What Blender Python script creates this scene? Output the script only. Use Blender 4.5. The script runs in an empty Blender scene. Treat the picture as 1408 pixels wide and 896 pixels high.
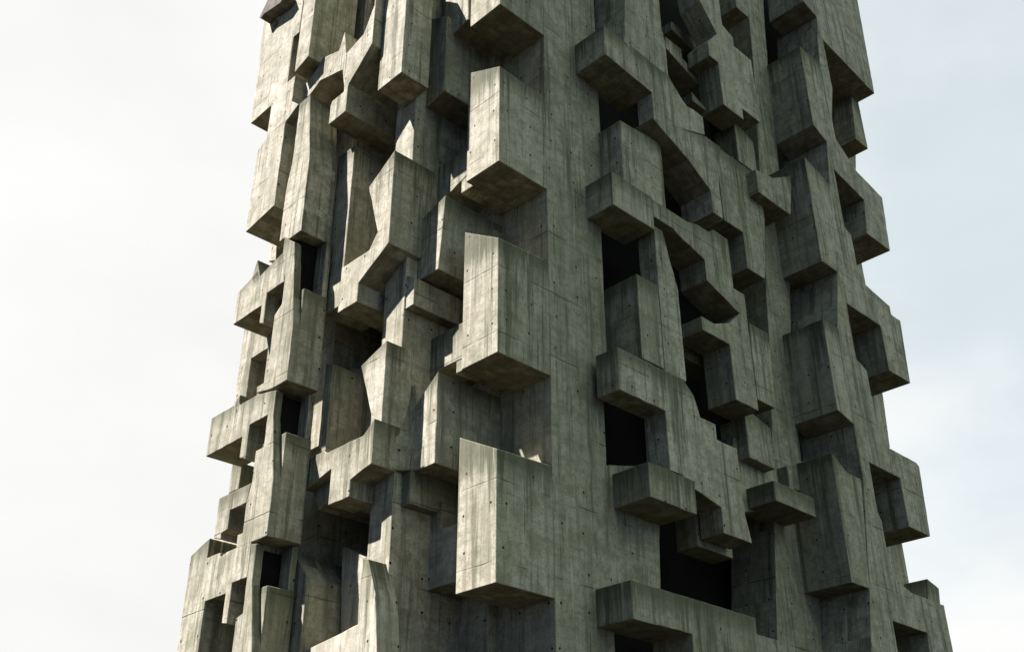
import bpy, bmesh, math, random
from mathutils import Vector

# ------------------------------------------------------------------ camera, sky, sun, exposure
scene = bpy.context.scene
COL = scene.collection
cam_d = bpy.data.cameras.new("camera")
cam_d.sensor_width = 36.0
cam_d.lens = 36.0 * 1480.0 / 1408.0
cam_d.clip_end = 20000.0
cam = bpy.data.objects.new("camera", cam_d)
cam.location = (0.0, 0.0, 1.7)
cam.rotation_euler = (math.radians(90.0 + 29.5), 0.0, 0.0)
COL.objects.link(cam)
scene.camera = cam

scene.view_settings.view_transform = 'Standard'
scene.view_settings.look = 'None'
scene.view_settings.gamma = 1.0
scene.view_settings.use_curve_mapping = False
scene.view_settings.exposure = 1.38
scene.cycles.max_bounces = 6
scene.cycles.diffuse_bounces = 1

TOWER_YAW = math.radians(44.0)          # local x runs along the right face, local y along the left face
TOWER_POS = (0.6775, 16.8889, 0.0)
eR = Vector((math.cos(TOWER_YAW), math.sin(TOWER_YAW), 0))
eL = Vector((-math.sin(TOWER_YAW), math.cos(TOWER_YAW), 0))
to_sun = (-1.0 * eR + 0.6 * eL + Vector((0, 0, 1.42))).normalized()
SUN_ELEV = math.asin(to_sun.z)
SUN_AZ = math.atan2(to_sun.x, to_sun.y)

world = bpy.data.worlds.new("World")
scene.world = world
world.use_nodes = True
wn, wl = world.node_tree.nodes, world.node_tree.links
wn.clear()
w_out = wn.new('ShaderNodeOutputWorld')
w_bg = wn.new('ShaderNodeBackground')
w_bg.inputs['Strength'].default_value = 0.05
sky = wn.new('ShaderNodeTexSky')
sky.sky_type = 'NISHITA'
sky.sun_disc = False
sky.sun_elevation = SUN_ELEV
sky.sun_rotation = SUN_AZ
sky.air_density = 0.4
sky.dust_density = 0.3
sky.altitude = 6000.0
w_tc = wn.new('ShaderNodeTexCoord')
w_map = wn.new('ShaderNodeMapping')
w_map.inputs['Scale'].default_value = (1.0, 1.0, 1.9)
w_map.inputs['Location'].default_value = (0.9, 0.4, 0.2)
w_n = wn.new('ShaderNodeTexNoise')
w_n.inputs['Scale'].default_value = 3.0
w_n.inputs['Detail'].default_value = 7.0
w_n.inputs['Roughness'].default_value = 0.5
w_sep = wn.new('ShaderNodeSeparateXYZ')
# thin veil of cloud over the northern half of the sky, blue to the east where it is thinner
w_side = wn.new('ShaderNodeMapRange')
w_side.inputs['From Min'].default_value = 0.55
w_side.inputs['From Max'].default_value = -0.30
w_side.inputs['To Min'].default_value = -0.42
w_side.inputs['To Max'].default_value = 0.55
w_add = wn.new('ShaderNodeMath'); w_add.operation = 'ADD'
w_t = wn.new('ShaderNodeMapRange'); w_t.interpolation_type = 'SMOOTHSTEP'
w_t.inputs['From Min'].default_value = 0.16
w_t.inputs['From Max'].default_value = 0.56
w_veil = wn.new('ShaderNodeMix'); w_veil.data_type = 'RGBA'
w_veil.inputs['A'].default_value = (5.4, 6.08, 6.42, 1)
w_veil.inputs['B'].default_value = (7.4, 7.4, 7.33, 1)
w_front = wn.new('ShaderNodeMapRange'); w_front.interpolation_type = 'SMOOTHSTEP'
w_front.inputs['From Min'].default_value = 0.22
w_front.inputs['From Max'].default_value = 0.52
w_mix = wn.new('ShaderNodeMix'); w_mix.data_type = 'RGBA'
wl.new(w_tc.outputs['Generated'], w_map.inputs['Vector'])
wl.new(w_map.outputs['Vector'], w_n.inputs['Vector'])
wl.new(w_tc.outputs['Generated'], w_sep.inputs['Vector'])
wl.new(w_sep.outputs['X'], w_side.inputs['Value'])
wl.new(w_n.outputs['Fac'], w_add.inputs[0])
wl.new(w_side.outputs['Result'], w_add.inputs[1])
w_low = wn.new('ShaderNodeMapRange')          # whiter haze low in the sky
w_low.inputs['From Min'].default_value = 0.62
w_low.inputs['From Max'].default_value = 0.18
w_low.inputs['To Min'].default_value = -0.08
w_low.inputs['To Max'].default_value = 0.16
wl.new(w_sep.outputs['Z'], w_low.inputs['Value'])
w_add2 = wn.new('ShaderNodeMath'); w_add2.operation = 'ADD'
wl.new(w_add.outputs['Value'], w_add2.inputs[0])
wl.new(w_low.outputs['Result'], w_add2.inputs[1])
wl.new(w_add2.outputs['Value'], w_t.inputs['Value'])
wl.new(w_t.outputs['Result'], w_veil.inputs['Factor'])
wl.new(w_sep.outputs['Y'], w_front.inputs['Value'])
wl.new(w_front.outputs['Result'], w_mix.inputs['Factor'])
wl.new(sky.outputs['Color'], w_mix.inputs['A'])
w_n2 = wn.new('ShaderNodeTexNoise')
w_n2.inputs['Scale'].default_value = 1.7
w_n2.inputs['Detail'].default_value = 6.0
w_dim = wn.new('ShaderNodeMapRange')
w_dim.inputs['From Min'].default_value = 0.35
w_dim.inputs['From Max'].default_value = 0.65
w_dim.inputs['To Min'].default_value = 0.92
w_dim.inputs['To Max'].default_value = 1.07
w_mul = wn.new('ShaderNodeVectorMath'); w_mul.operation = 'SCALE'
wl.new(w_map.outputs['Vector'], w_n2.inputs['Vector'])
wl.new(w_n2.outputs['Fac'], w_dim.inputs['Value'])
wl.new(w_veil.outputs['Result'], w_mul.inputs[0])
wl.new(w_dim.outputs['Result'], w_mul.inputs['Scale'])
wl.new(w_mul.outputs['Vector'], w_mix.inputs['B'])
# bright cloud patch added out of view, high south-east, to brighten the shaded face
w_dot = wn.new('ShaderNodeVectorMath'); w_dot.operation = 'DOT_PRODUCT'
w_dot.inputs[1].default_value = (0.66, -0.27, 0.70)
w_fill = wn.new('ShaderNodeMapRange'); w_fill.interpolation_type = 'SMOOTHSTEP'
w_fill.inputs['From Min'].default_value = 0.60
w_fill.inputs['From Max'].default_value = 0.95
w_mix2 = wn.new('ShaderNodeMix'); w_mix2.data_type = 'RGBA'
w_mix2.inputs['B'].default_value = (7.5, 8.75, 8.2, 1)
wl.new(w_tc.outputs['Generated'], w_dot.inputs[0])
wl.new(w_dot.outputs['Value'], w_fill.inputs['Value'])
wl.new(w_fill.outputs['Result'], w_mix2.inputs['Factor'])
wl.new(w_mix.outputs['Result'], w_mix2.inputs['A'])
wl.new(w_mix2.outputs['Result'], w_bg.inputs['Color'])
wl.new(w_bg.outputs['Background'], w_out.inputs['Surface'])

sun_d = bpy.data.lights.new("sun", 'SUN')
sun_d.energy = 5.0
sun_d.angle = math.radians(0.8)
sun_d.color = (1.0, 0.925, 0.99)
sun = bpy.data.objects.new("sun", sun_d)
sun.location = (-40, -20, 60)
sun.rotation_euler = (-to_sun).to_track_quat('-Z', 'Y').to_euler()
COL.objects.link(sun)

# ------------------------------------------------------------------ materials
class NT:
    """small helper around a node tree"""
    def __init__(self, mat):
        mat.use_nodes = True
        self.t = mat.node_tree
        self.t.nodes.clear()
    def n(self, kind, **kw):
        nd = self.t.nodes.new(kind)
        for key, val in kw.items():
            setattr(nd, key, val)
        return nd
    def put(self, sock, v):
        if hasattr(v, 'links'):
            self.t.links.new(v, sock)
        else:
            sock.default_value = v
    def math(self, op, a, b=None, c=None, clamp=False):
        nd = self.n('ShaderNodeMath', operation=op)
        nd.use_clamp = clamp
        self.put(nd.inputs[0], a)
        if b is not None: self.put(nd.inputs[1], b)
        if c is not None: self.put(nd.inputs[2], c)
        return nd.outputs[0]
    def xyz(self, x, y, z):
        nd = self.n('ShaderNodeCombineXYZ')
        for i, v in enumerate((x, y, z)): self.put(nd.inputs[i], v)
        return nd.outputs[0]
    def noise(self, vec, scale, detail=4.0, rough=0.55):
        nd = self.n('ShaderNodeTexNoise')
        self.put(nd.inputs['Vector'], vec)
        nd.inputs['Scale'].default_value = scale
        nd.inputs['Detail'].default_value = detail
        nd.inputs['Roughness'].default_value = rough
        return nd.outputs['Fac']
    def white(self, vec):
        nd = self.n('ShaderNodeTexWhiteNoise', noise_dimensions='3D')
        self.put(nd.inputs['Vector'], vec)
        return nd.outputs['Value']
    def step(self, v, lo, hi, a=0.0, b=1.0, kind='SMOOTHSTEP'):
        nd = self.n('ShaderNodeMapRange', interpolation_type=kind)
        nd.clamp = True
        for nm, x in (('Value', v), ('From Min', lo), ('From Max', hi), ('To Min', a), ('To Max', b)):
            self.put(nd.inputs[nm], x)
        return nd.outputs['Result']
    def mix(self, f, a, b, blend='MIX'):
        nd = self.n('ShaderNodeMix', data_type='RGBA', blend_type=blend)
        self.put(nd.inputs['Factor'], f)
        self.put(nd.inputs['A'], a)
        self.put(nd.inputs['B'], b)
        return nd.outputs['Result']

def concrete_material(name, base, light, moss, dirt):
    m = bpy.data.materials.new(name)
    T = NT(m)
    tc = T.n('ShaderNodeTexCoord').outputs['Object']
    sp = T.n('ShaderNodeSeparateXYZ'); T.put(sp.inputs[0], tc)
    px, py, pz = sp.outputs
    geo = T.n('ShaderNodeNewGeometry')
    vt = T.n('ShaderNodeVectorTransform', vector_type='NORMAL', convert_from='WORLD', convert_to='OBJECT')
    T.put(vt.inputs[0], geo.outputs['True Normal'])
    sn = T.n('ShaderNodeSeparateXYZ'); T.put(sn.inputs[0], vt.outputs[0])
    nx = T.math('ABSOLUTE', sn.outputs[0]); ny = T.math('ABSOLUTE', sn.outputs[1]); nz = T.math('ABSOLUTE', sn.outputs[2])
    left = T.math('GREATER_THAN', nx, ny)                    # 1 on faces that look along local x
    u = T.math('ADD', T.math('MULTIPLY', left, py), T.math('MULTIPLY', T.math('SUBTRACT', 1.0, left), px))
    w = T.math('ADD', T.math('MULTIPLY', left, px), T.math('MULTIPLY', T.math('SUBTRACT', 1.0, left), py))
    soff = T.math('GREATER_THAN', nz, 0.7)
    v = T.math('ADD', T.math('MULTIPLY', soff, w), T.math('MULTIPLY', T.math('SUBTRACT', 1.0, soff), pz))
    wq = T.math('MULTIPLY', T.math('ROUND', T.math('MULTIPLY', w, 4.0)), 3.17)      # a different pattern on every plane
    wall = T.math('SUBTRACT', 1.0, soff)
    P = T.xyz(u, v, wq)
    att = T.n('ShaderNodeAttribute', attribute_name='below_top').outputs['Fac']

    big = T.noise(tc, 0.55, 5.0, 0.6)
    mid = T.noise(P, 2.6, 6.0, 0.62)
    fine = T.noise(P, 26.0, 5.0, 0.7)
    boards = T.noise(T.xyz(T.math('MULTIPLY', u, 8.0), T.math('MULTIPLY', v, 0.35), wq), 1.0, 3.0, 0.6)
    rows = T.noise(T.xyz(T.math('MULTIPLY', u, 0.5), T.math('MULTIPLY', v, 9.0), wq), 1.0, 3.0, 0.6)
    # each board of the formwork took the cement a little differently
    bid = T.white(T.xyz(T.math('FLOOR', T.math('MULTIPLY', u, 3.1)), T.math('FLOOR', T.math('DIVIDE', v, 1.333)), wq))
    c = T.mix(T.step(big, 0.3, 0.7), base, light)
    c = T.mix(T.step(mid, 0.40, 0.68, 0.0, 0.75), c, dirt)
    c = T.mix(T.step(boards, 0.46, 0.70, 0.0, 0.80), c, dirt)
    c = T.mix(T.step(rows, 0.52, 0.72, 0.0, 0.45), c, dirt)
    c = T.mix(T.step(bid, 0.0, 1.0, 0.0, 0.26, 'LINEAR'), c, light)
    c = T.mix(T.step(fine, 0.36, 0.68, 0.0, 0.62, 'LINEAR'), c, dirt)
    blot = T.noise(P, 8.5, 5.0, 0.68)
    c = T.mix(T.step(blot, 0.45, 0.66, 0.0, 0.55), c, dirt)
    pale = T.noise(T.xyz(T.math('MULTIPLY', u, 2.2), T.math('MULTIPLY', v, 1.1), T.math('ADD', wq, 5.0)), 1.0, 5.0, 0.6)
    c = T.mix(T.step(pale, 0.58, 0.72, 0.0, 0.5), c, light)
    # every casting came from its own batch
    oi = T.n('ShaderNodeObjectInfo').outputs['Random']
    c = T.mix(T.step(oi, 0.0, 0.5, 0.34, 0.0, 'LINEAR'), c, dirt)
    c = T.mix(T.step(oi, 0.6, 1.0, 0.0, 0.24, 'LINEAR'), c, light)
    # lifts of the pour and joints between shutters
    jz = T.math('ABSOLUTE', T.math('SUBTRACT', T.math('FRACT', T.math('ADD', T.math('DIVIDE', T.math('ADD', v, T.math('MULTIPLY', T.math('SUBTRACT', mid, 0.5), 0.05)), 1.333), 0.5)), 0.5))
    ju = T.math('ABSOLUTE', T.math('SUBTRACT', T.math('FRACT', T.math('ADD', T.math('DIVIDE', u, 0.83), 0.31)), 0.5))
    j1 = T.step(jz, 0.004, 0.013, 1.0, 0.0)
    j2 = T.step(ju, 0.004, 0.012, 1.0, 0.0)
    fade = T.step(T.noise(P, 1.3, 2.0), 0.42, 0.62)
    fade2 = T.step(T.noise(P, 0.9, 2.0), 0.50, 0.62)
    joint = T.math('MAXIMUM', T.math('MULTIPLY', j1, fade), T.math('MULTIPLY', j2, fade2))
    joint = T.math('MULTIPLY', joint, wall)
    c = T.mix(T.math('MULTIPLY', joint, 0.6), c, (0.035, 0.034, 0.026, 1))
    # tie holes, two columns to a shutter, each a little off its mark, with a short dribble under it
    cu = T.math('DIVIDE', T.math('ADD', u, 0.17), 0.62); cv = T.math('DIVIDE', T.math('ADD', v, 0.1), 0.667)
    cell = T.xyz(T.math('FLOOR', cu), T.math('FLOOR', cv), wq)
    r1 = T.white(cell)
    r2 = T.white(T.xyz(T.math('FLOOR', cv), T.math('FLOOR', cu), T.math('ADD', wq, 7.7)))
    du = T.math('MULTIPLY', T.math('SUBTRACT', T.math('FRACT', cu), T.math('ADD', 0.40, T.math('MULTIPLY', r1, 0.2))), 0.62)
    dv = T.math('MULTIPLY', T.math('SUBTRACT', T.math('FRACT', cv), T.math('ADD', 0.40, T.math('MULTIPLY', r2, 0.2))), 0.667)
    rr = T.math('SQRT', T.math('ADD', T.math('MULTIPLY', du, du), T.math('MULTIPLY', dv, dv)))
    on = T.math('MULTIPLY', T.math('GREATER_THAN', T.white(T.xyz(T.math('FLOOR', cv), wq, T.math('FLOOR', cu))), 0.42), wall)
    hole = T.math('MULTIPLY', T.step(rr, 0.017, 0.027, 1.0, 0.0), on)
    drib = T.math('MULTIPLY', T.math('MULTIPLY', T.step(T.math('ABSOLUTE', du), 0.004, 0.018, 1.0, 0.0), T.step(dv, -0.26, -0.02, 0.0, 1.0)), T.math('LESS_THAN', dv, 0.0))
    drib = T.math('MULTIPLY', T.math('MULTIPLY', drib, on), T.math('GREATER_THAN', r1, 0.45))
    c = T.mix(T.math('MULTIPLY', drib, 0.38), c, (0.06, 0.058, 0.042, 1))
    c = T.mix(hole, c, (0.014, 0.013, 0.010, 1))
    # rain streaks and moss that start at the upper edge of each piece
    sn1 = T.noise(T.xyz(T.math('MULTIPLY', u, 7.0), T.math('MULTIPLY', v, 0.12), wq), 1.0, 4.0, 0.7)
    sn2 = T.noise(T.xyz(T.math('MULTIPLY', u, 15.0), T.math('MULTIPLY', v, 0.3), wq), 1.0, 3.0, 0.6)
    reach = T.math('ADD', 0.05, T.math('MULTIPLY', T.step(sn1, 0.38, 0.68), 1.7))
    streak = T.math('MULTIPLY', T.step(T.math('DIVIDE', att, reach), 0.25, 1.0, 1.0, 0.0), T.step(sn2, 0.36, 0.56))
    clump = T.step(T.noise(T.xyz(T.math('MULTIPLY', u, 1.6), 0.0, T.math('ADD', wq, 3.0)), 1.0, 2.0), 0.40, 0.60, 0.15, 1.0)
    streak = T.math('MULTIPLY', T.math('MULTIPLY', streak, wall), clump)
    c = T.mix(T.math('MULTIPLY', streak, 0.80), c, moss)
    band = T.math('MULTIPLY', T.step(T.math('ADD', att, T.math('MULTIPLY', T.math('SUBTRACT', mid, 0.5), 0.7)), 0.0, 0.48, 1.0, 0.0), wall)
    c = T.mix(T.math('MULTIPLY', band, 0.74), c, moss)
    # long old water marks anywhere on the wall
    lm = T.noise(T.xyz(T.math('MULTIPLY', u, 4.5), T.math('MULTIPLY', v, 0.22), T.math('ADD', wq, 11.0)), 1.0, 5.0, 0.75)
    c = T.mix(T.math('MULTIPLY', T.step(lm, 0.52, 0.64), T.math('MULTIPLY', wall, 0.66)), c, moss)
    # pale lime runs and a few rusty ones
    lr = T.noise(T.xyz(T.math('MULTIPLY', u, 6.0), T.math('MULTIPLY', v, 0.35), T.math('ADD', wq, 23.0)), 1.0, 4.0, 0.7)
    c = T.mix(T.math('MULTIPLY', T.step(lr, 0.60, 0.72), T.math('MULTIPLY', wall, 0.55)), c, light)
    ru = T.noise(T.xyz(T.math('MULTIPLY', u, 1.9), T.math('MULTIPLY', v, 0.5), T.math('ADD', wq, 41.0)), 1.0, 4.0, 0.65)
    c = T.mix(T.math('MULTIPLY', T.step(ru, 0.58, 0.74), T.math('MULTIPLY', wall, 0.35)), c, (0.20, 0.145, 0.075, 1))
    # brown-stained undersides, darkened further so the colour carries part of their shade
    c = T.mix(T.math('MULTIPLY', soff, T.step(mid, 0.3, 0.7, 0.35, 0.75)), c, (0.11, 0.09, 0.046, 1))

    bv = T.n('ShaderNodeBevel'); bv.samples = 4
    bv.inputs['Radius'].default_value = 0.022
    dt = T.n('ShaderNodeVectorMath', operation='DOT_PRODUCT')
    T.put(dt.inputs[0], bv.outputs[0]); T.put(dt.inputs[1], geo.outputs['True Normal'])
    edge = T.math('MULTIPLY', T.step(dt.outputs['Value'], 0.80, 0.99, 1.0, 0.0), T.step(blot, 0.40, 0.58))
    c = T.mix(T.math('MULTIPLY', edge, 0.5), c, light)
    hgt = T.math('ADD', T.math('MULTIPLY', fine, 0.25), T.math('ADD', T.math('MULTIPLY', boards, 0.5), T.math('MULTIPLY', mid, 0.5)))
    hgt = T.math('SUBTRACT', hgt, T.math('ADD', T.math('MULTIPLY', hole, 2.0), T.math('MULTIPLY', joint, 0.8)))
    bp = T.n('ShaderNodeBump')
    bp.inputs['Strength'].default_value = 0.55
    bp.inputs['Distance'].default_value = 0.02
    T.put(bp.inputs['Normal'], bv.outputs[0])
    T.put(bp.inputs['Height'], hgt)
    bs = T.n('ShaderNodeBsdfPrincipled')
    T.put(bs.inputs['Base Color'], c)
    bs.inputs['Roughness'].default_value = 0.92
    bs.inputs['Specular IOR Level'].default_value = 0.2
    T.put(bs.inputs['Normal'], bp.outputs[0])
    out = T.n('ShaderNodeOutputMaterial')
    T.put(out.inputs['Surface'], bs.outputs[0])
    return m

def plain_material(name, col, rough=0.9, scale=3.0, amount=0.4):
    m = bpy.data.materials.new(name)
    T = NT(m)
    tc = T.n('ShaderNodeTexCoord').outputs['Object']
    n = T.noise(tc, scale, 6.0, 0.65)
    dark = tuple(x * (1.0 - amount) for x in col[:3]) + (1,)
    c = T.mix(T.step(n, 0.3, 0.7), dark, col)
    bs = T.n('ShaderNodeBsdfPrincipled')
    T.put(bs.inputs['Base Color'], c)
    bs.inputs['Roughness'].default_value = rough
    bs.inputs['Specular IOR Level'].default_value = 0.1
    out = T.n('ShaderNodeOutputMaterial')
    T.put(out.inputs['Surface'], bs.outputs[0])
    return m

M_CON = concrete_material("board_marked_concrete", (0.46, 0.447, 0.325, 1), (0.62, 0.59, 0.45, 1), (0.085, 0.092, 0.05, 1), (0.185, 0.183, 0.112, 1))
M_DARK = plain_material("interior_painted_dark", (0.014, 0.0145, 0.012, 1), 0.95, 1.0, 0.5)  # shade inside the openings is put into this near-black colour
M_WOOD = plain_material("weathered_timber", (0.19, 0.17, 0.135, 1), 0.85, 6.0, 0.5)
M_GROUND = plain_material("paving", (0.024, 0.023, 0.016, 1), 0.95, 0.15, 0.4)

# ------------------------------------------------------------------ helpers
def link_mesh(name, bm, mat, parent=None):
    bmesh.ops.recalc_face_normals(bm, faces=bm.faces[:])
    me = bpy.data.meshes.new(name)
    bm.to_mesh(me); bm.free()
    me.materials.append(mat)
    o = bpy.data.objects.new(name, me)
    COL.objects.link(o)
    if parent: o.parent = parent
    return o

def store_top(o, ztop=None):
    me = o.data
    if ztop is None: ztop = max(v.co.z for v in me.vertices)
    at = me.attributes.new('below_top', 'FLOAT', 'POINT')
    for i, v in enumerate(me.vertices): at.data[i].value = ztop - v.co.z

def soften(o, width=0.009):
    md = o.modifiers.new('arris', 'BEVEL')
    md.width = width; md.segments = 1
    md.limit_method = 'ANGLE'; md.angle_limit = math.radians(35)
    md.use_clamp_overlap = True

RNG = random.Random(7)
def wavy(outline, stepm=0.18, amp=0.0045):
    """arrises of cast concrete are never quite straight"""
    res = []
    n = len(outline)
    for i in range(n):
        (u0, z0), (u1, z1) = outline[i], outline[(i + 1) % n]
        ln = math.hypot(u1 - u0, z1 - z0)
        k = max(1, min(40, int(ln / stepm)))
        res.append((u0, z0))
        for j in range(1, k):
            f = j / k
            e = RNG.gauss(0, amp)
            res.append((u0 + (u1 - u0) * f - (z1 - z0) / ln * e, z0 + (z1 - z0) * f + (u1 - u0) / ln * e))
    return res

def prism(name, axis, front, back, outline, parent, mat=None):
    """an outline on one of the tower's facade planes, cast to a real depth"""
    bm = bmesh.new()
    rings = []
    outline = wavy(outline)
    for d in (front, back):
        if axis == 'L': rings.append([bm.verts.new((d, u, z)) for u, z in outline])
        else:           rings.append([bm.verts.new((u, d, z)) for u, z in outline])
    n = len(outline)
    bm.faces.new(rings[0]); bm.faces.new(rings[1][::-1])
    for i in range(n):
        j = (i + 1) % n
        bm.faces.new((rings[0][i], rings[1][i], rings[1][j], rings[0][j]))
    o = link_mesh(name, bm, mat or M_CON, parent)
    store_top(o)
    if mat is None: soften(o)
    return o

def hull(name, pts, parent, ztop=None):
    bm = bmesh.new()
    for a, b, z in pts: bm.verts.new((b, a, z))
    bmesh.ops.convex_hull(bm, input=bm.verts[:])
    bmesh.ops.dissolve_limit(bm, angle_limit=0.02, verts=bm.verts[:], edges=bm.edges[:])
    o = link_mesh(name, bm, M_CON, parent)
    store_top(o, ztop)
    soften(o)
    return o

# ------------------------------------------------------------------ setting: ground
bm = bmesh.new()
bmesh.ops.create_grid(bm, x_segments=8, y_segments=8, size=3000)
g = link_mesh("ground", bm, M_GROUND)
g['kind'] = 'structure'

# ------------------------------------------------------------------ the tower
tower = bpy.data.objects.new("concrete_tower", None)
tower.location = TOWER_POS
tower.rotation_euler = (0, 0, TOWER_YAW)
COL.objects.link(tower)
tower['label'] = "weathered grey concrete tower with jutting box bays, beams and dark openings"
tower['category'] = "tower"

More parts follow.
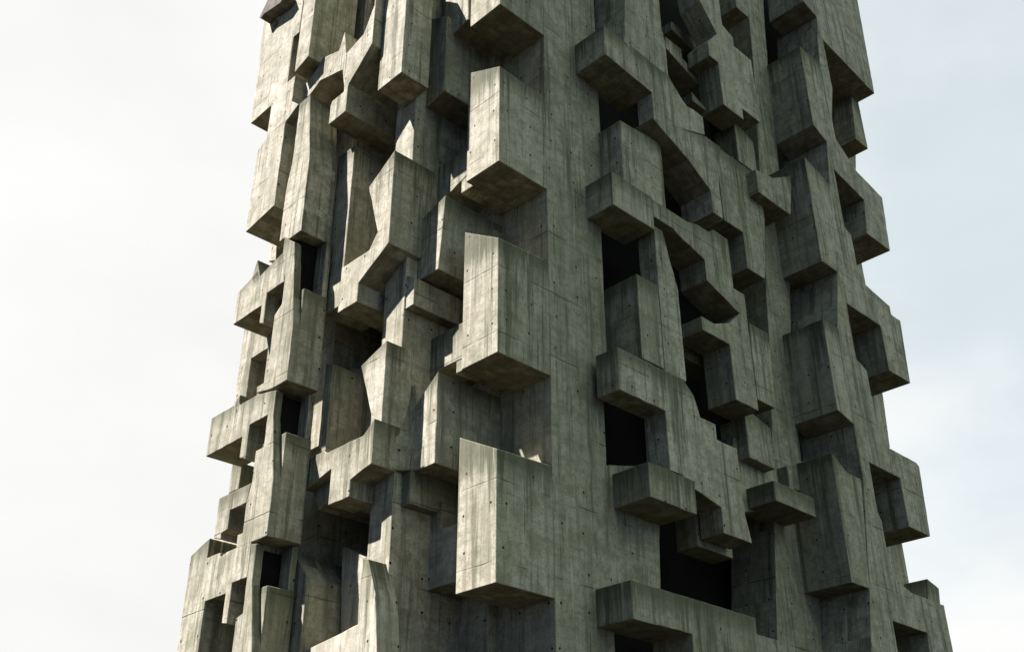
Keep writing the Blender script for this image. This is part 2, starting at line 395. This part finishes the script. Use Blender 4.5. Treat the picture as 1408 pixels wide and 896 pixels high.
# every piece: (part name, facade, front plane, back plane, outline in metres as (along the facade, height))
# facade 'L' is the sunlit left one (planes of local x), 'R' the shaded right one (planes of local y)
BLOCKS = [
    ('wall', 'R', 0, 1.3, [(0, 0), (1.4, 0), (1.4, 10.6), (1.56, 10.6), (1.56, 14.6), (1.7, 14.6), (1.7, 40), (0, 40)]),
    ('wall', 'R', 0.04, 1, [(1.374, 8.967), (2.926, 9.398), (2.729, 6.751), (1.374, 6.493)]),
    ('corner_bay', 'H', 0, 0, [(0, -1.28, 18.35), (0, 0, 18.35), (0.92, 0, 18.35), (0.92, -1.28, 18.35), (0, -1.28, 24), (0, 0, 24), (0.92, 0, 24), (0.92, -1.28, 24)]),
    ('corner_bay', 'H', 0, 0, [(0, -1.28, 14.3), (0, 0, 14.3), (0.92, 0, 14.3), (0.92, -1.28, 14.3), (0, -1.28, 16.651), (0, 0, 16.605), (0.92, 0, 17.034), (0.92, -1.28, 17.08)]),
    ('corner_bay', 'H', 0, 0, [(0, -1.28, 10.25), (0, 0, 10.25), (0.92, 0, 10.25), (0.92, -1.28, 10.25), (0, -1.28, 12.568), (0, 0, 12.63), (0.92, 0, 13.2), (0.92, -1.28, 13.138)]),
    ('corner_bay', 'H', 0, 0, [(0, -1.28, 6.32), (0, 0, 6.32), (0.92, 0, 6.32), (0.92, -1.28, 6.32), (0, -1.28, 8.494), (0, 0, 8.555), (0.92, 0, 9.039), (0.92, -1.28, 8.977)]),
    ('block', 'L', -1.32, 0.15, [(1.805, 18.446), (0.943, 18.586), (0.943, 20.467), (1.656, 21.061)]),
    ('block', 'L', -1.5, 0.1, [(2.492, 16.643), (1.422, 16.8), (1.422, 18.201), (1.422, 18.913), (2.492, 19.472)]),
    ('parapet', 'L', -1.1, 0, [(1.101, 15.356), (1.93, 15.356), (2.524, 15.356), (2.656, 14.476), (1.733, 14.476), (1.101, 14.674)]),
    ('block', 'L', -1.5, 0.1, [(1.251, 14.062), (1.393, 12.446), (1.988, 12.446), (1.988, 13.142), (1.988, 13.842)]),
    ('block', 'L', -1.75, 0.1, [(2.357, 12.674), (1.763, 12.321), (1.763, 11.741), (2.147, 11.741)]),
    ('parapet', 'L', -1.1, 0, [(1.076, 11.355), (1.855, 11.355), (2.374, 11.355), (2.828, 10.16), (1.732, 10.618), (1.076, 10.618)]),
    ('block', 'L', -1.5, 0.1, [(1.281, 10.27), (2.072, 9.67), (2.072, 9.296), (1.885, 8.561), (1.281, 8.561)]),
    ('block', 'L', -1.6, 0.1, [(2.127, 7.961), (1.78, 7.961), (1.78, 8.571), (2.127, 8.571)]),
    ('parapet', 'L', -0.95, 0.1, [(1.259, 7.654), (1.713, 7.654), (1.713, 8.132), (2.357, 8.3), (2.533, 6.67), (1.259, 6.67)]),
    ('wall', 'L', -0.94, 0, [(0.925, 6.53), (1.28, 6.53), (1.28, 7.13), (0.925, 7.13)]),
    ('wall', 'L', -1.09, 0, [(0.925, 10.375), (1.28, 10.375), (1.28, 10.975), (0.925, 10.975)]),
    ('wall', 'L', -1.09, 0, [(0.925, 14.32), (1.28, 14.32), (1.28, 14.92), (0.925, 14.92)]),
    ('pier', 'L', -1.78, 0.1, [(2, 0), (2.62, 0), (2.62, 40), (2, 40)]),
    ('wall', 'L', -0.25, 0.6, [(1.28, 0), (2, 0), (2, 40), (1.28, 40)]),
    ('wall', 'L', -0.5, -0.36, [(2.63, 0), (4.29, 0), (4.29, 40), (2.63, 40)]),
    ('wall', 'L', -1.7, -0.3, [(4.3, 0), (5.95, 0), (5.95, 40), (4.3, 40)]),
    ('fin', 'L', -2.5, -1.79, [(2.356, 19.336), (2.356, 20.685), (1.579, 19.983), (1.579, 18.762), (1.579, 16.762), (2.356, 16.762)]),
    ('fin', 'L', -2.28, -1.2, [(1.923, 15.108), (1.923, 14.828), (1.923, 12.929), (2.8, 12.421), (2.8, 12.025), (3.405, 12.025), (3.405, 12.519), (3.405, 13.05), (2.525, 13.05), (2.303, 13.349), (2.711, 14.616)]),
    ('fin', 'L', -2.12, -1.7, [(2.731, 10.699), (1.998, 10.944), (1.998, 9.414), (1.998, 9.071), (2.312, 9.176), (2.312, 9.586)]),
    ('beam', 'L', -2.28, -1.72, [(1.979, 9.362), (1.979, 8.538), (2.561, 8.405), (2.561, 8.114), (3.16, 8.114), (3.16, 8.776), (3.929, 8.596), (3.929, 9.197), (3.433, 9.197), (3.316, 9.137), (2.276, 9.137)]),
    ('block', 'L', -2.1, -0.6, [(3.918, 8.583), (3.447, 8.922), (3.447, 8.307), (3.706, 8.215)]),
    ('fin', 'L', -2.15, -1.7, [(3.717, 5.653), (3.613, 5.777), (2.225, 5.951), (2.225, 6.264), (2.225, 7.012), (2.079, 6.961), (1.825, 6.334), (1.683, 5.334), (1.683, 4.546), (3.884, 4.819)]),
    ('block', 'L', -1.8, -0.2, [(4.685, 17.835), (4.151, 17.546), (4.151, 15.854), (4.534, 15.854)]),
    ('wall', 'L', -1.3, 0.1, [(2.6, 12.6), (4.5, 12.6), (4.5, 15), (2.6, 15)]),
    ('pier', 'L', -2.25, -1.31, [(3.38, 12.2), (3.95, 12.2), (3.95, 16.1), (3.38, 16.1)]),
    ('wall', 'L', -1.35, 0.1, [(4.9, 11.801), (3.901, 11.351), (2.835, 11.351), (2.623, 8.946), (4.9, 9.466)]),
    ('pier', 'L', -2.2, -1.36, [(3.76, 11.095), (3.514, 11.007), (3.514, 9.198), (3.76, 9.198)]),
    ('wall', 'L', -1.6, 0.1, [(3.626, 7.636), (3.472, 7.6), (2.916, 7.293), (2.432, 6.052), (3.42, 5.749)]),
    ('pier', 'L', -2.25, -1, [(4.074, 6.919), (4.074, 7.464), (3.639, 6.961), (3.639, 5.68), (3.639, 4.806), (4.2, 4.806), (4.351, 6.919)]),
    ('wall', 'L', -1.5, 0.1, [(5.377, 22.36), (3.618, 22.513), (2.797, 19.061), (5.161, 20.618)]),
    ('block', 'L', -3, -2.35, [(5.594, 13.472), (5.46, 13.874), (5.27, 13.361), (5.443, 13.282)]),
    ('block', 'L', -3, -2.3, [(5.598, 10.659), (5.406, 10.762), (5.406, 10.442), (5.445, 10.346)]),
    ('wall', 'L', -3, -1.9, [(6.81, 23.921), (6.81, 21.897), (6.681, 18.238), (5.816, 18.238), (5.816, 17.331), (6.153, 17.108), (6.153, 14.908), (5.07, 15.048), (5.07, 17.286), (4.597, 17.514), (4.9, 17.793), (4.9, 18.551), (5.216, 18.551), (5.216, 19.931), (4.985, 19.931), (4.985, 22.475), (6.207, 23.438), (6.031, 20.953), (6.206, 20.874), (6.442, 23.629)]),
    ('box_bay', 'L', -3.04, -1.9, [(4.875, 19.838), (4.875, 18.59), (4.354, 18.739), (4.354, 20.469), (4.354, 21.937), (4.875, 22.385)]),
    ('beam', 'L', -2.72, -1.2, [(5.394, 18.282), (4.558, 18.586), (4.299, 18.84), (3.639, 18.619), (3.479, 19.061), (3.331, 18.313), (2.725, 18.46), (2.418, 19.078), (2.418, 20.549), (2.236, 20.435), (2.376, 19.206), (2.376, 17.946), (3.101, 17.313), (3.14, 17.228), (3.14, 16.584), (3.738, 16.584), (3.738, 17.084), (3.689, 17.204), (3.275, 17.204), (3.289, 17.374), (3.42, 17.904), (4.27, 18.166), (4.649, 17.982), (5.091, 17.982)]),
    ('box_bay', 'L', -3, -2.3, [(4.545, 17.495), (4.545, 15.923), (4.661, 15.197), (4.661, 14.858), (4.661, 13.931), (4.481, 13.94), (4.31, 13.82), (3.875, 13.82), (3.875, 15.594), (4.147, 17.495)]),
    ('beam', 'L', -3, -2.2, [(6.103, 12.589), (6.103, 13.343), (5.598, 13.492), (5.386, 13.59), (5.274, 13.381), (4.466, 13.582), (4.282, 12.816), (4.886, 12.816), (4.886, 12.119), (5.039, 12.189), (5.039, 12.589)]),
    ('box_bay', 'L', -3, -2.84, [(4.474, 13.94), (4.474, 13.582), (4.27, 12.865), (4.27, 12.293), (4.488, 12.144), (4.488, 11.888), (4.488, 11.053), (4.544, 10.709), (4.81, 10.586), (4.246, 10.483), (3.767, 10.483), (3.767, 11.572), (4.065, 13.633)]),
    ('beam', 'L', -3, -2.2, [(6.416, 9.779), (6.416, 10.598), (5.559, 10.598), (5.441, 10.682), (5.374, 10.53), (4.81, 10.53), (4.276, 10.438), (4.276, 9.957), (4.897, 9.957), (4.897, 9.283), (5.11, 9.362), (5.11, 9.779)]),
    ('box_bay', 'L', -3, -2.84, [(4.092, 10.394), (4.287, 10.438), (4.287, 9.977), (4.287, 9.331), (4.543, 9.331), (4.543, 8.762), (4.55, 8.711), (4.645, 8.388), (4.645, 7.818), (4.811, 7.821), (4.799, 7.573), (4.292, 7.573), (3.834, 7.573), (3.834, 8.573), (4.092, 9.862)]),
    ('beam', 'L', -3, -2.2, [(5.655, 7.967), (5.655, 8.726), (5.34, 8.726), (5.007, 8.726), (4.55, 8.726), (4.655, 8.375), (5.205, 8.375), (5.205, 8.019), (5.413, 7.979), (5.401, 7.882)]),
    ('beam', 'L', -3, -2.2, [(6.418, 7.811), (5.795, 8.001), (5.795, 7.625), (5.352, 7.625), (5.314, 7.541), (5.109, 7.585), (4.802, 7.585), (4.314, 7.585), (4.314, 6.962), (4.795, 6.962), (4.795, 6.27), (4.962, 6.305), (4.962, 6.809), (5.653, 6.809), (5.653, 5.939), (5.653, 4.979), (6.418, 4.979)]),
    ('box_bay', 'L', -3, -2.84, [(4.134, 7.51), (4.31, 7.534), (4.31, 6.973), (4.31, 6.36), (4.505, 6.307), (4.505, 5.752), (4.505, 4.751), (3.882, 4.751), (3.882, 5.659), (4.134, 6.85)]),
    ('body', 'L', -2.845, -2.3, [(3.775, 10.49), (4.45, 10.49), (4.45, 12.508), (3.775, 12.508)]),
    ('body', 'L', -2.845, -2.3, [(3.84, 7.58), (4.6, 7.58), (4.6, 9.528), (3.84, 9.528)]),
    ('body', 'L', -2.845, -2.3, [(3.89, 3), (4.5, 3), (4.5, 6.77), (3.89, 6.77)]),
    ('body', 'L', -2.42, -2.3, [(3.8, 12.512), (4.45, 12.512), (4.45, 13.79), (3.8, 13.79)]),
    ('body', 'L', -2.42, -2.3, [(3.86, 9.532), (4.5, 9.532), (4.5, 10.43), (3.86, 10.43)]),
    ('body', 'L', -2.42, -2.3, [(3.91, 6.774), (4.5, 6.774), (4.5, 7.53), (3.91, 7.53)]),
    ('wall', 'L', -2.2, -0.4, [(6.448, 15.844), (6.448, 14.65), (6.135, 14.531), (6.279, 15.728)]),
    ('wall', 'L', -2.2, -0.6, [(7.106, 13.451), (6.819, 13.311), (6.632, 12.269), (6.632, 11.286), (7.106, 11.439)]),
    ('wall', 'L', -2.2, -0.6, [(6.819, 13.311), (5.908, 12.935), (5.673, 11.268), (6.207, 11.268), (6.242, 11.497), (5.984, 11.497), (5.984, 12.297), (6.653, 12.297)]),
    ('wall', 'L', -2.2, -0.6, [(6.816, 9.996), (6.451, 9.889), (6.451, 9.338), (6.816, 9.338)]),
    ('wall', 'L', -2.2, -0.6, [(6.098, 8.833), (7.132, 9.094), (7.132, 8.417), (6.098, 7.954)]),
    ('pier', 'R', -0.75, 0.3, [(2.019, 21.726), (1.771, 18.574), (3.445, 18.574), (3.312, 18.874), (3.312, 19.897), (3.23, 20.237), (3.23, 20.733), (3.23, 21.191), (3.23, 22.612)]),
    ('balcony', 'R', -0.85, 0.1, [(0.974, 17.883), (0.974, 18.719), (1.665, 18.719), (2.534, 18.719), (2.534, 17.753)]),
    ('wall', 'R', -0.85, -0.42, [(2.503, 18.695), (3.15, 18.695), (3.6, 18.271), (3.772, 18.158), (4.024, 18.2), (4.388, 18.2), (4.388, 17.664), (3.293, 17.251), (2.503, 17.025), (2.503, 17.753)]),
    ('beam', 'R', -0.85, 0, [(2.441, 17.025), (3.293, 17.251), (4.407, 17.634), (4.979, 17.634), (4.731, 16.407), (4.731, 15.484), (4.377, 15.484), (4.377, 16.072), (3.64, 16.53)]),
    ('wall', 'R', -0.7, -0.05, [(5.215, 21.211), (5.215, 20.75), (5.582, 20.75), (5.582, 19.951), (5.582, 19.394), (6.428, 19.394), (6.428, 19.762), (7.201, 19.762), (7.201, 20.715), (7.201, 21.887), (6.442, 21.887), (6.442, 22.194), (6.001, 22.332), (6.001, 23.249), (6.001, 24.865), (4.903, 24.026), (5.057, 22.552), (5.683, 21.793)]),
    ('beam', 'R', 0.2, 0.9, [(5.024, 22.442), (5.92, 22.442), (6.671, 22.816), (6.526, 22.27), (5.946, 21.963), (5.024, 22.16)]),
    ('beam', 'R', 0, 0.9, [(4.402, 21.333), (5.057, 21.333), (5.057, 21.033), (5.824, 20.743), (5.731, 20.513), (4.402, 20.939)]),
    ('bracket', 'R', -0.3, 0.4, [(4.864, 19.597), (5.415, 19.403), (5.406, 19.322), (4.864, 19.322)]),
    ('block', 'R', -0.9, 0.2, [(6.774, 25.33), (6.486, 23.467), (6.486, 23.177), (7.035, 23.177), (7.24, 24.129), (7.496, 25.896)]),
    ('block', 'R', -0.35, 0.3, [(6.535, 19.587), (6.868, 19.587), (7.319, 19.409), (7.319, 18.36), (6.535, 18.36)]),
    ('wall', 'R', -0.45, 0.3, [(5.396, 18.169), (7.192, 18.169), (7.192, 16.892), (6.835, 15.011), (6.138, 15.011), (6.138, 15.985), (5.396, 15.985)]),
    ('beam', 'R', -0.72, 0.2, [(6.62, 17.954), (7.419, 18.103), (8.368, 18.676), (7.983, 17.268), (6.62, 17.268)]),
    ('balcony', 'R', -0.7, 0.1, [(1.141, 14.155), (1.141, 14.972), (1.524, 14.972), (2.252, 14.972), (2.399, 14.963), (2.399, 14.155)]),
    ('beam', 'R', -0.7, 0, [(2.417, 14.93), (2.928, 14.93), (3.167, 14.93), (3.584, 14.93), (3.944, 15.033), (4.351, 15.033), (4.51, 15.174), (5.061, 15.174), (5.061, 14.853), (5.061, 13.905), (5.454, 13.905), (5.454, 13.266), (5.454, 12.37), (5.454, 11.432), (5.454, 11.103), (4.665, 11.103), (4.665, 12.357), (3.753, 12.357), (3.753, 12.679), (4.208, 12.679), (4.742, 12.904), (5.176, 13.309), (4.077, 13.68), (4.077, 14.196), (3.379, 14.363), (3.018, 14.491), (2.417, 14.491)]),
    ('box_bay', 'R', -0.66, 0.4, [(1.779, 12.85), (2.143, 12.85), (2.428, 12.85), (2.428, 11.004), (1.779, 11.004)]),
    ('pier', 'R', -0.64, -0.2, [(2.472, 12.894), (2.472, 13.797), (2.472, 14.325), (2.756, 14.325), (2.934, 13.63), (3.121, 13.048), (3.121, 12.379), (3.121, 10.986), (2.472, 10.986)]),
    ('box_bay', 'R', -0.6, 0.4, [(1.63, 16.631), (2.998, 16.776), (2.998, 15.99), (2.998, 15.011), (2.379, 15.011), (1.63, 15.011)]),
    ('wall', 'R', 0.15, 0.6, [(4.27, 12.882), (5.454, 13.055), (5.269, 12.219), (4.27, 12.219)]),
    ('block', 'R', -0.4, 0.3, [(5.964, 13.538), (6.771, 13.538), (6.604, 11.638), (5.964, 11.638)]),
    ('balcony', 'R', -0.66, -0.14, [(1.06, 10.115), (1.06, 10.977), (1.75, 10.977), (3.005, 10.977), (3.279, 10.747), (3.437, 10.334), (3.918, 10.334), (3.918, 10.02), (4.563, 10.02), (4.563, 9.325), (4.563, 8.802), (4.723, 8.131), (4.079, 8.131), (3.838, 8.131), (3.838, 8.62), (3.057, 8.777), (2.743, 8.947), (2.361, 8.947), (2.361, 10.115)]),
    ('block', 'R', -0.1, 0.4, [(3.778, 8.865), (4.656, 9.008), (4.872, 8.445), (4.872, 7.997), (3.778, 7.997)]),
    ('block', 'R', -0.35, 0.3, [(5.462, 11.1), (5.798, 11.265), (6.391, 11.115), (6.391, 10.184), (5.462, 10.184)]),
    ('balcony', 'R', -0.78, 0.3, [(1.59, 8.217), (1.59, 8.862), (2.186, 8.862), (2.58, 8.862), (2.93, 8.862), (2.891, 8.699), (2.891, 8.217)]),
    ('beam', 'R', -0.76, 0.2, [(5.585, 9.607), (6.823, 9.607), (7.034, 9.606), (7.034, 9.183), (5.585, 9.183)]),
    ('balcony', 'R', -0.76, 0.1, [(0.971, 6.04), (0.971, 6.66), (1.29, 6.66), (1.756, 6.66), (2.73, 6.66), (4.395, 6.66), (4.391, 6.371), (5.285, 6.371), (5.125, 5.112), (2.49, 4.791), (2.49, 6.05), (1.585, 6.05), (1.583, 6.04)]),
    ('wall', 'R', -0.1, 0.5, [(5.328, 10.681), (5.882, 10.681), (6.82, 10.451), (6.82, 9.48), (5.13, 8.977)]),
    ('wall', 'R', 0.5, 1.2, [(4.191, 11.18), (4.672, 11.18), (4.672, 10.52), (4.191, 10.52)]),
    ('beam', 'R', 0.55, 1.2, [(4.441, 17.871), (5.562, 17.692), (5.562, 17.457), (4.441, 17.632)]),
    ('block', 'R', -0.25, 0.2, [(7.016, 10.469), (7.833, 10.819), (7.833, 10.072), (7.016, 9.938)]),
    ('wall', 'R', 0, 1.1, [(9.054, 27.847), (8.682, 25.012), (8.546, 23.14), (8.029, 18.704), (7.584, 15.202), (7.406, 13.737), (7.001, 11.22), (6.538, 8.497), (6.01, 5.311), (7.61, 5.502), (8.102, 8.055), (8.102, 9.808), (8.102, 11.751), (8.396, 14.113), (8.846, 16.384), (8.998, 18.262), (9.144, 20.529), (9.35, 23.581), (9.514, 25.126), (9.964, 28.561)]),
    ('frame_wall', 'R', -1.1, 0.3, [(11.31, 28.722), (10.7, 25.663), (10.308, 23.519), (9.871, 20.422), (9.589, 18.83), (9.164, 15.893), (8.67, 14.167), (8.67, 11.671), (8.67, 10.352), (8.137, 7.822), (7.791, 6.53), (7.791, 5.389), (8.892, 5.521), (8.892, 6.708), (8.892, 7.336), (10.367, 7.336), (10.168, 5.671), (11.441, 5.825), (11.441, 7.096), (11.441, 8.132), (9.977, 8.132), (9.182, 8.35), (9.182, 9.53), (9.076, 9.724), (9.076, 10.887), (10.46, 10.887), (10.46, 9.722), (11.435, 9.722), (11.586, 11.49), (11.459, 11.56), (9.774, 11.56), (9.774, 13.411), (9.345, 13.59), (9.345, 15.12), (10.975, 15.12), (10.975, 13.868), (12.029, 13.868), (12.192, 15.766), (11.725, 15.766), (11.725, 16.012), (10.494, 16.191), (10.283, 16.62), (10.283, 17.554), (9.99, 17.695), (9.99, 19.547), (11.47, 19.292), (11.224, 18.071), (12.454, 18.071), (12.658, 19.985), (11.348, 20.215), (10.44, 20.844), (10.44, 21.549), (10.822, 22.867), (10.822, 24.802), (13.677, 24.478), (13.945, 28.721), (14.076, 30.89)]),
    ('box_bay', 'R', -1.104, 0.1, [(10.153, 27.183), (10, 25.795), (10.688, 25.64), (11.301, 28.712)]),
    ('box_bay', 'R', -1.104, 0.1, [(9.265, 23.506), (10.299, 23.506), (9.863, 20.415), (9.265, 20.666)]),
    ('box_bay', 'R', -1.104, 0.1, [(8.449, 19.13), (9.581, 18.823), (9.156, 15.938), (8.449, 15.938), (8.449, 16.845)]),
    ('box_bay', 'R', -1.104, 0.1, [(8.021, 14.156), (8.712, 14.156), (8.712, 11.667), (8.021, 11.83), (8.021, 13.371)]),
    ('box_bay', 'R', -1.104, 0.1, [(7.449, 10.644), (7.988, 10.337), (8.562, 10.337), (8.13, 7.848), (7.449, 7.848), (7.449, 8.652), (7.449, 9.385)]),
    ('block', 'R', -0.6, 0.3, [(13.118, 24.372), (13.542, 24.372), (13.542, 22.514), (12.846, 22.514)]),
    ('wall', 'R', 0.3, 1, [(14.183, 25.969), (15.636, 26.877), (14.369, 22.484), (13.022, 21.766)]),
    ('wall', 'R', 0.3, 1, [(12.86, 19.105), (13.6, 19.105), (13.6, 17.978), (12.412, 17.497)]),
    ('wall', 'R', 0.3, 1, [(12.517, 14.724), (13.382, 14.724), (13.212, 12.89), (12.03, 12.54)]),
    ('wall', 'R', 0.3, 1, [(12.019, 10.324), (12.882, 10.324), (12.882, 8.969), (11.655, 8.723)]),
    ('block', 'R', -0.3, 0.8, [(12.603, 9.138), (13.13, 9.004), (12.928, 8.014), (12.28, 8.014)]),
    ('eave', 'L', -3.3, -3.01, [(6.482, 21.277), (6.403, 21.207), (6.267, 21.253), (5.535, 21.073), (5.31, 21.192), (6.084, 21.78)]),
]
FILLETS = [(1.985, -1.5, [(10.25, 0.02), (9.9, 0.05), (9.58, 0.12), (9.25, 0.27), (8.95, 0.4), (8.56, 0.44)])]
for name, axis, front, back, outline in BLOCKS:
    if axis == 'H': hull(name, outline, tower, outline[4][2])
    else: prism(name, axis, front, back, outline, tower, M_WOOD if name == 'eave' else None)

def fillet(ac, bc, prof):
    """a scooped concave infill between two walls, its radius changing with height"""
    bm = bmesh.new()
    n = 16
    rings = []
    dense = []
    for (z0, r0), (z1, r1) in zip(prof, prof[1:]):
        for i in range(8):
            f = i / 8
            dense.append((z0 + (z1 - z0) * f, r0 + (r1 - r0) * f))
    dense.append(prof[-1])
    for z, r in dense:
        ring = [bm.verts.new((bc + 0.06, ac + 0.06, z))]
        ring.append(bm.verts.new((bc - r, ac + 0.06, z)))
        for i in range(n + 1):
            f = math.pi / 2 * i / n
            ring.append(bm.verts.new((bc - r + r * math.sin(f), ac - r + r * math.cos(f), z)))
        ring.append(bm.verts.new((bc + 0.06, ac - r, z)))
        rings.append(ring)
    m = len(rings[0])
    for a, b in zip(rings, rings[1:]):
        for i in range(m):
            j = (i + 1) % m
            bm.faces.new((a[i], a[j], b[j], b[i]))
    bm.faces.new(rings[0]); bm.faces.new(rings[-1][::-1])
    o = link_mesh('fillet', bm, M_CON, tower)
    for p in o.data.polygons:
        c = p.normal
        p.use_smooth = abs(c.z) < 0.9 and c.x < 0.2 and c.y < 0.2
    store_top(o)
for ac, bc, prof in FILLETS:
    fillet(ac, bc, prof)

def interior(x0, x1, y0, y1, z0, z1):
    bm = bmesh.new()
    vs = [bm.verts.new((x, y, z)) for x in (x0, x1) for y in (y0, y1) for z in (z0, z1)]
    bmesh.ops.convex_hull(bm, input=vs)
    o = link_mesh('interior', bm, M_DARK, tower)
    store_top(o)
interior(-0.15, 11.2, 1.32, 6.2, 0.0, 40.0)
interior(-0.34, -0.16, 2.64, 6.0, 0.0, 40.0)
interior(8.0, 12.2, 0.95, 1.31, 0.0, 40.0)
for z0, z1, a0 in ((5.0, 7.45, 4.22), (8.3, 10.36, 4.14), (11.5, 13.78, 4.14)):      # near-black boxes painting the shade inside the box bays' hollow sides
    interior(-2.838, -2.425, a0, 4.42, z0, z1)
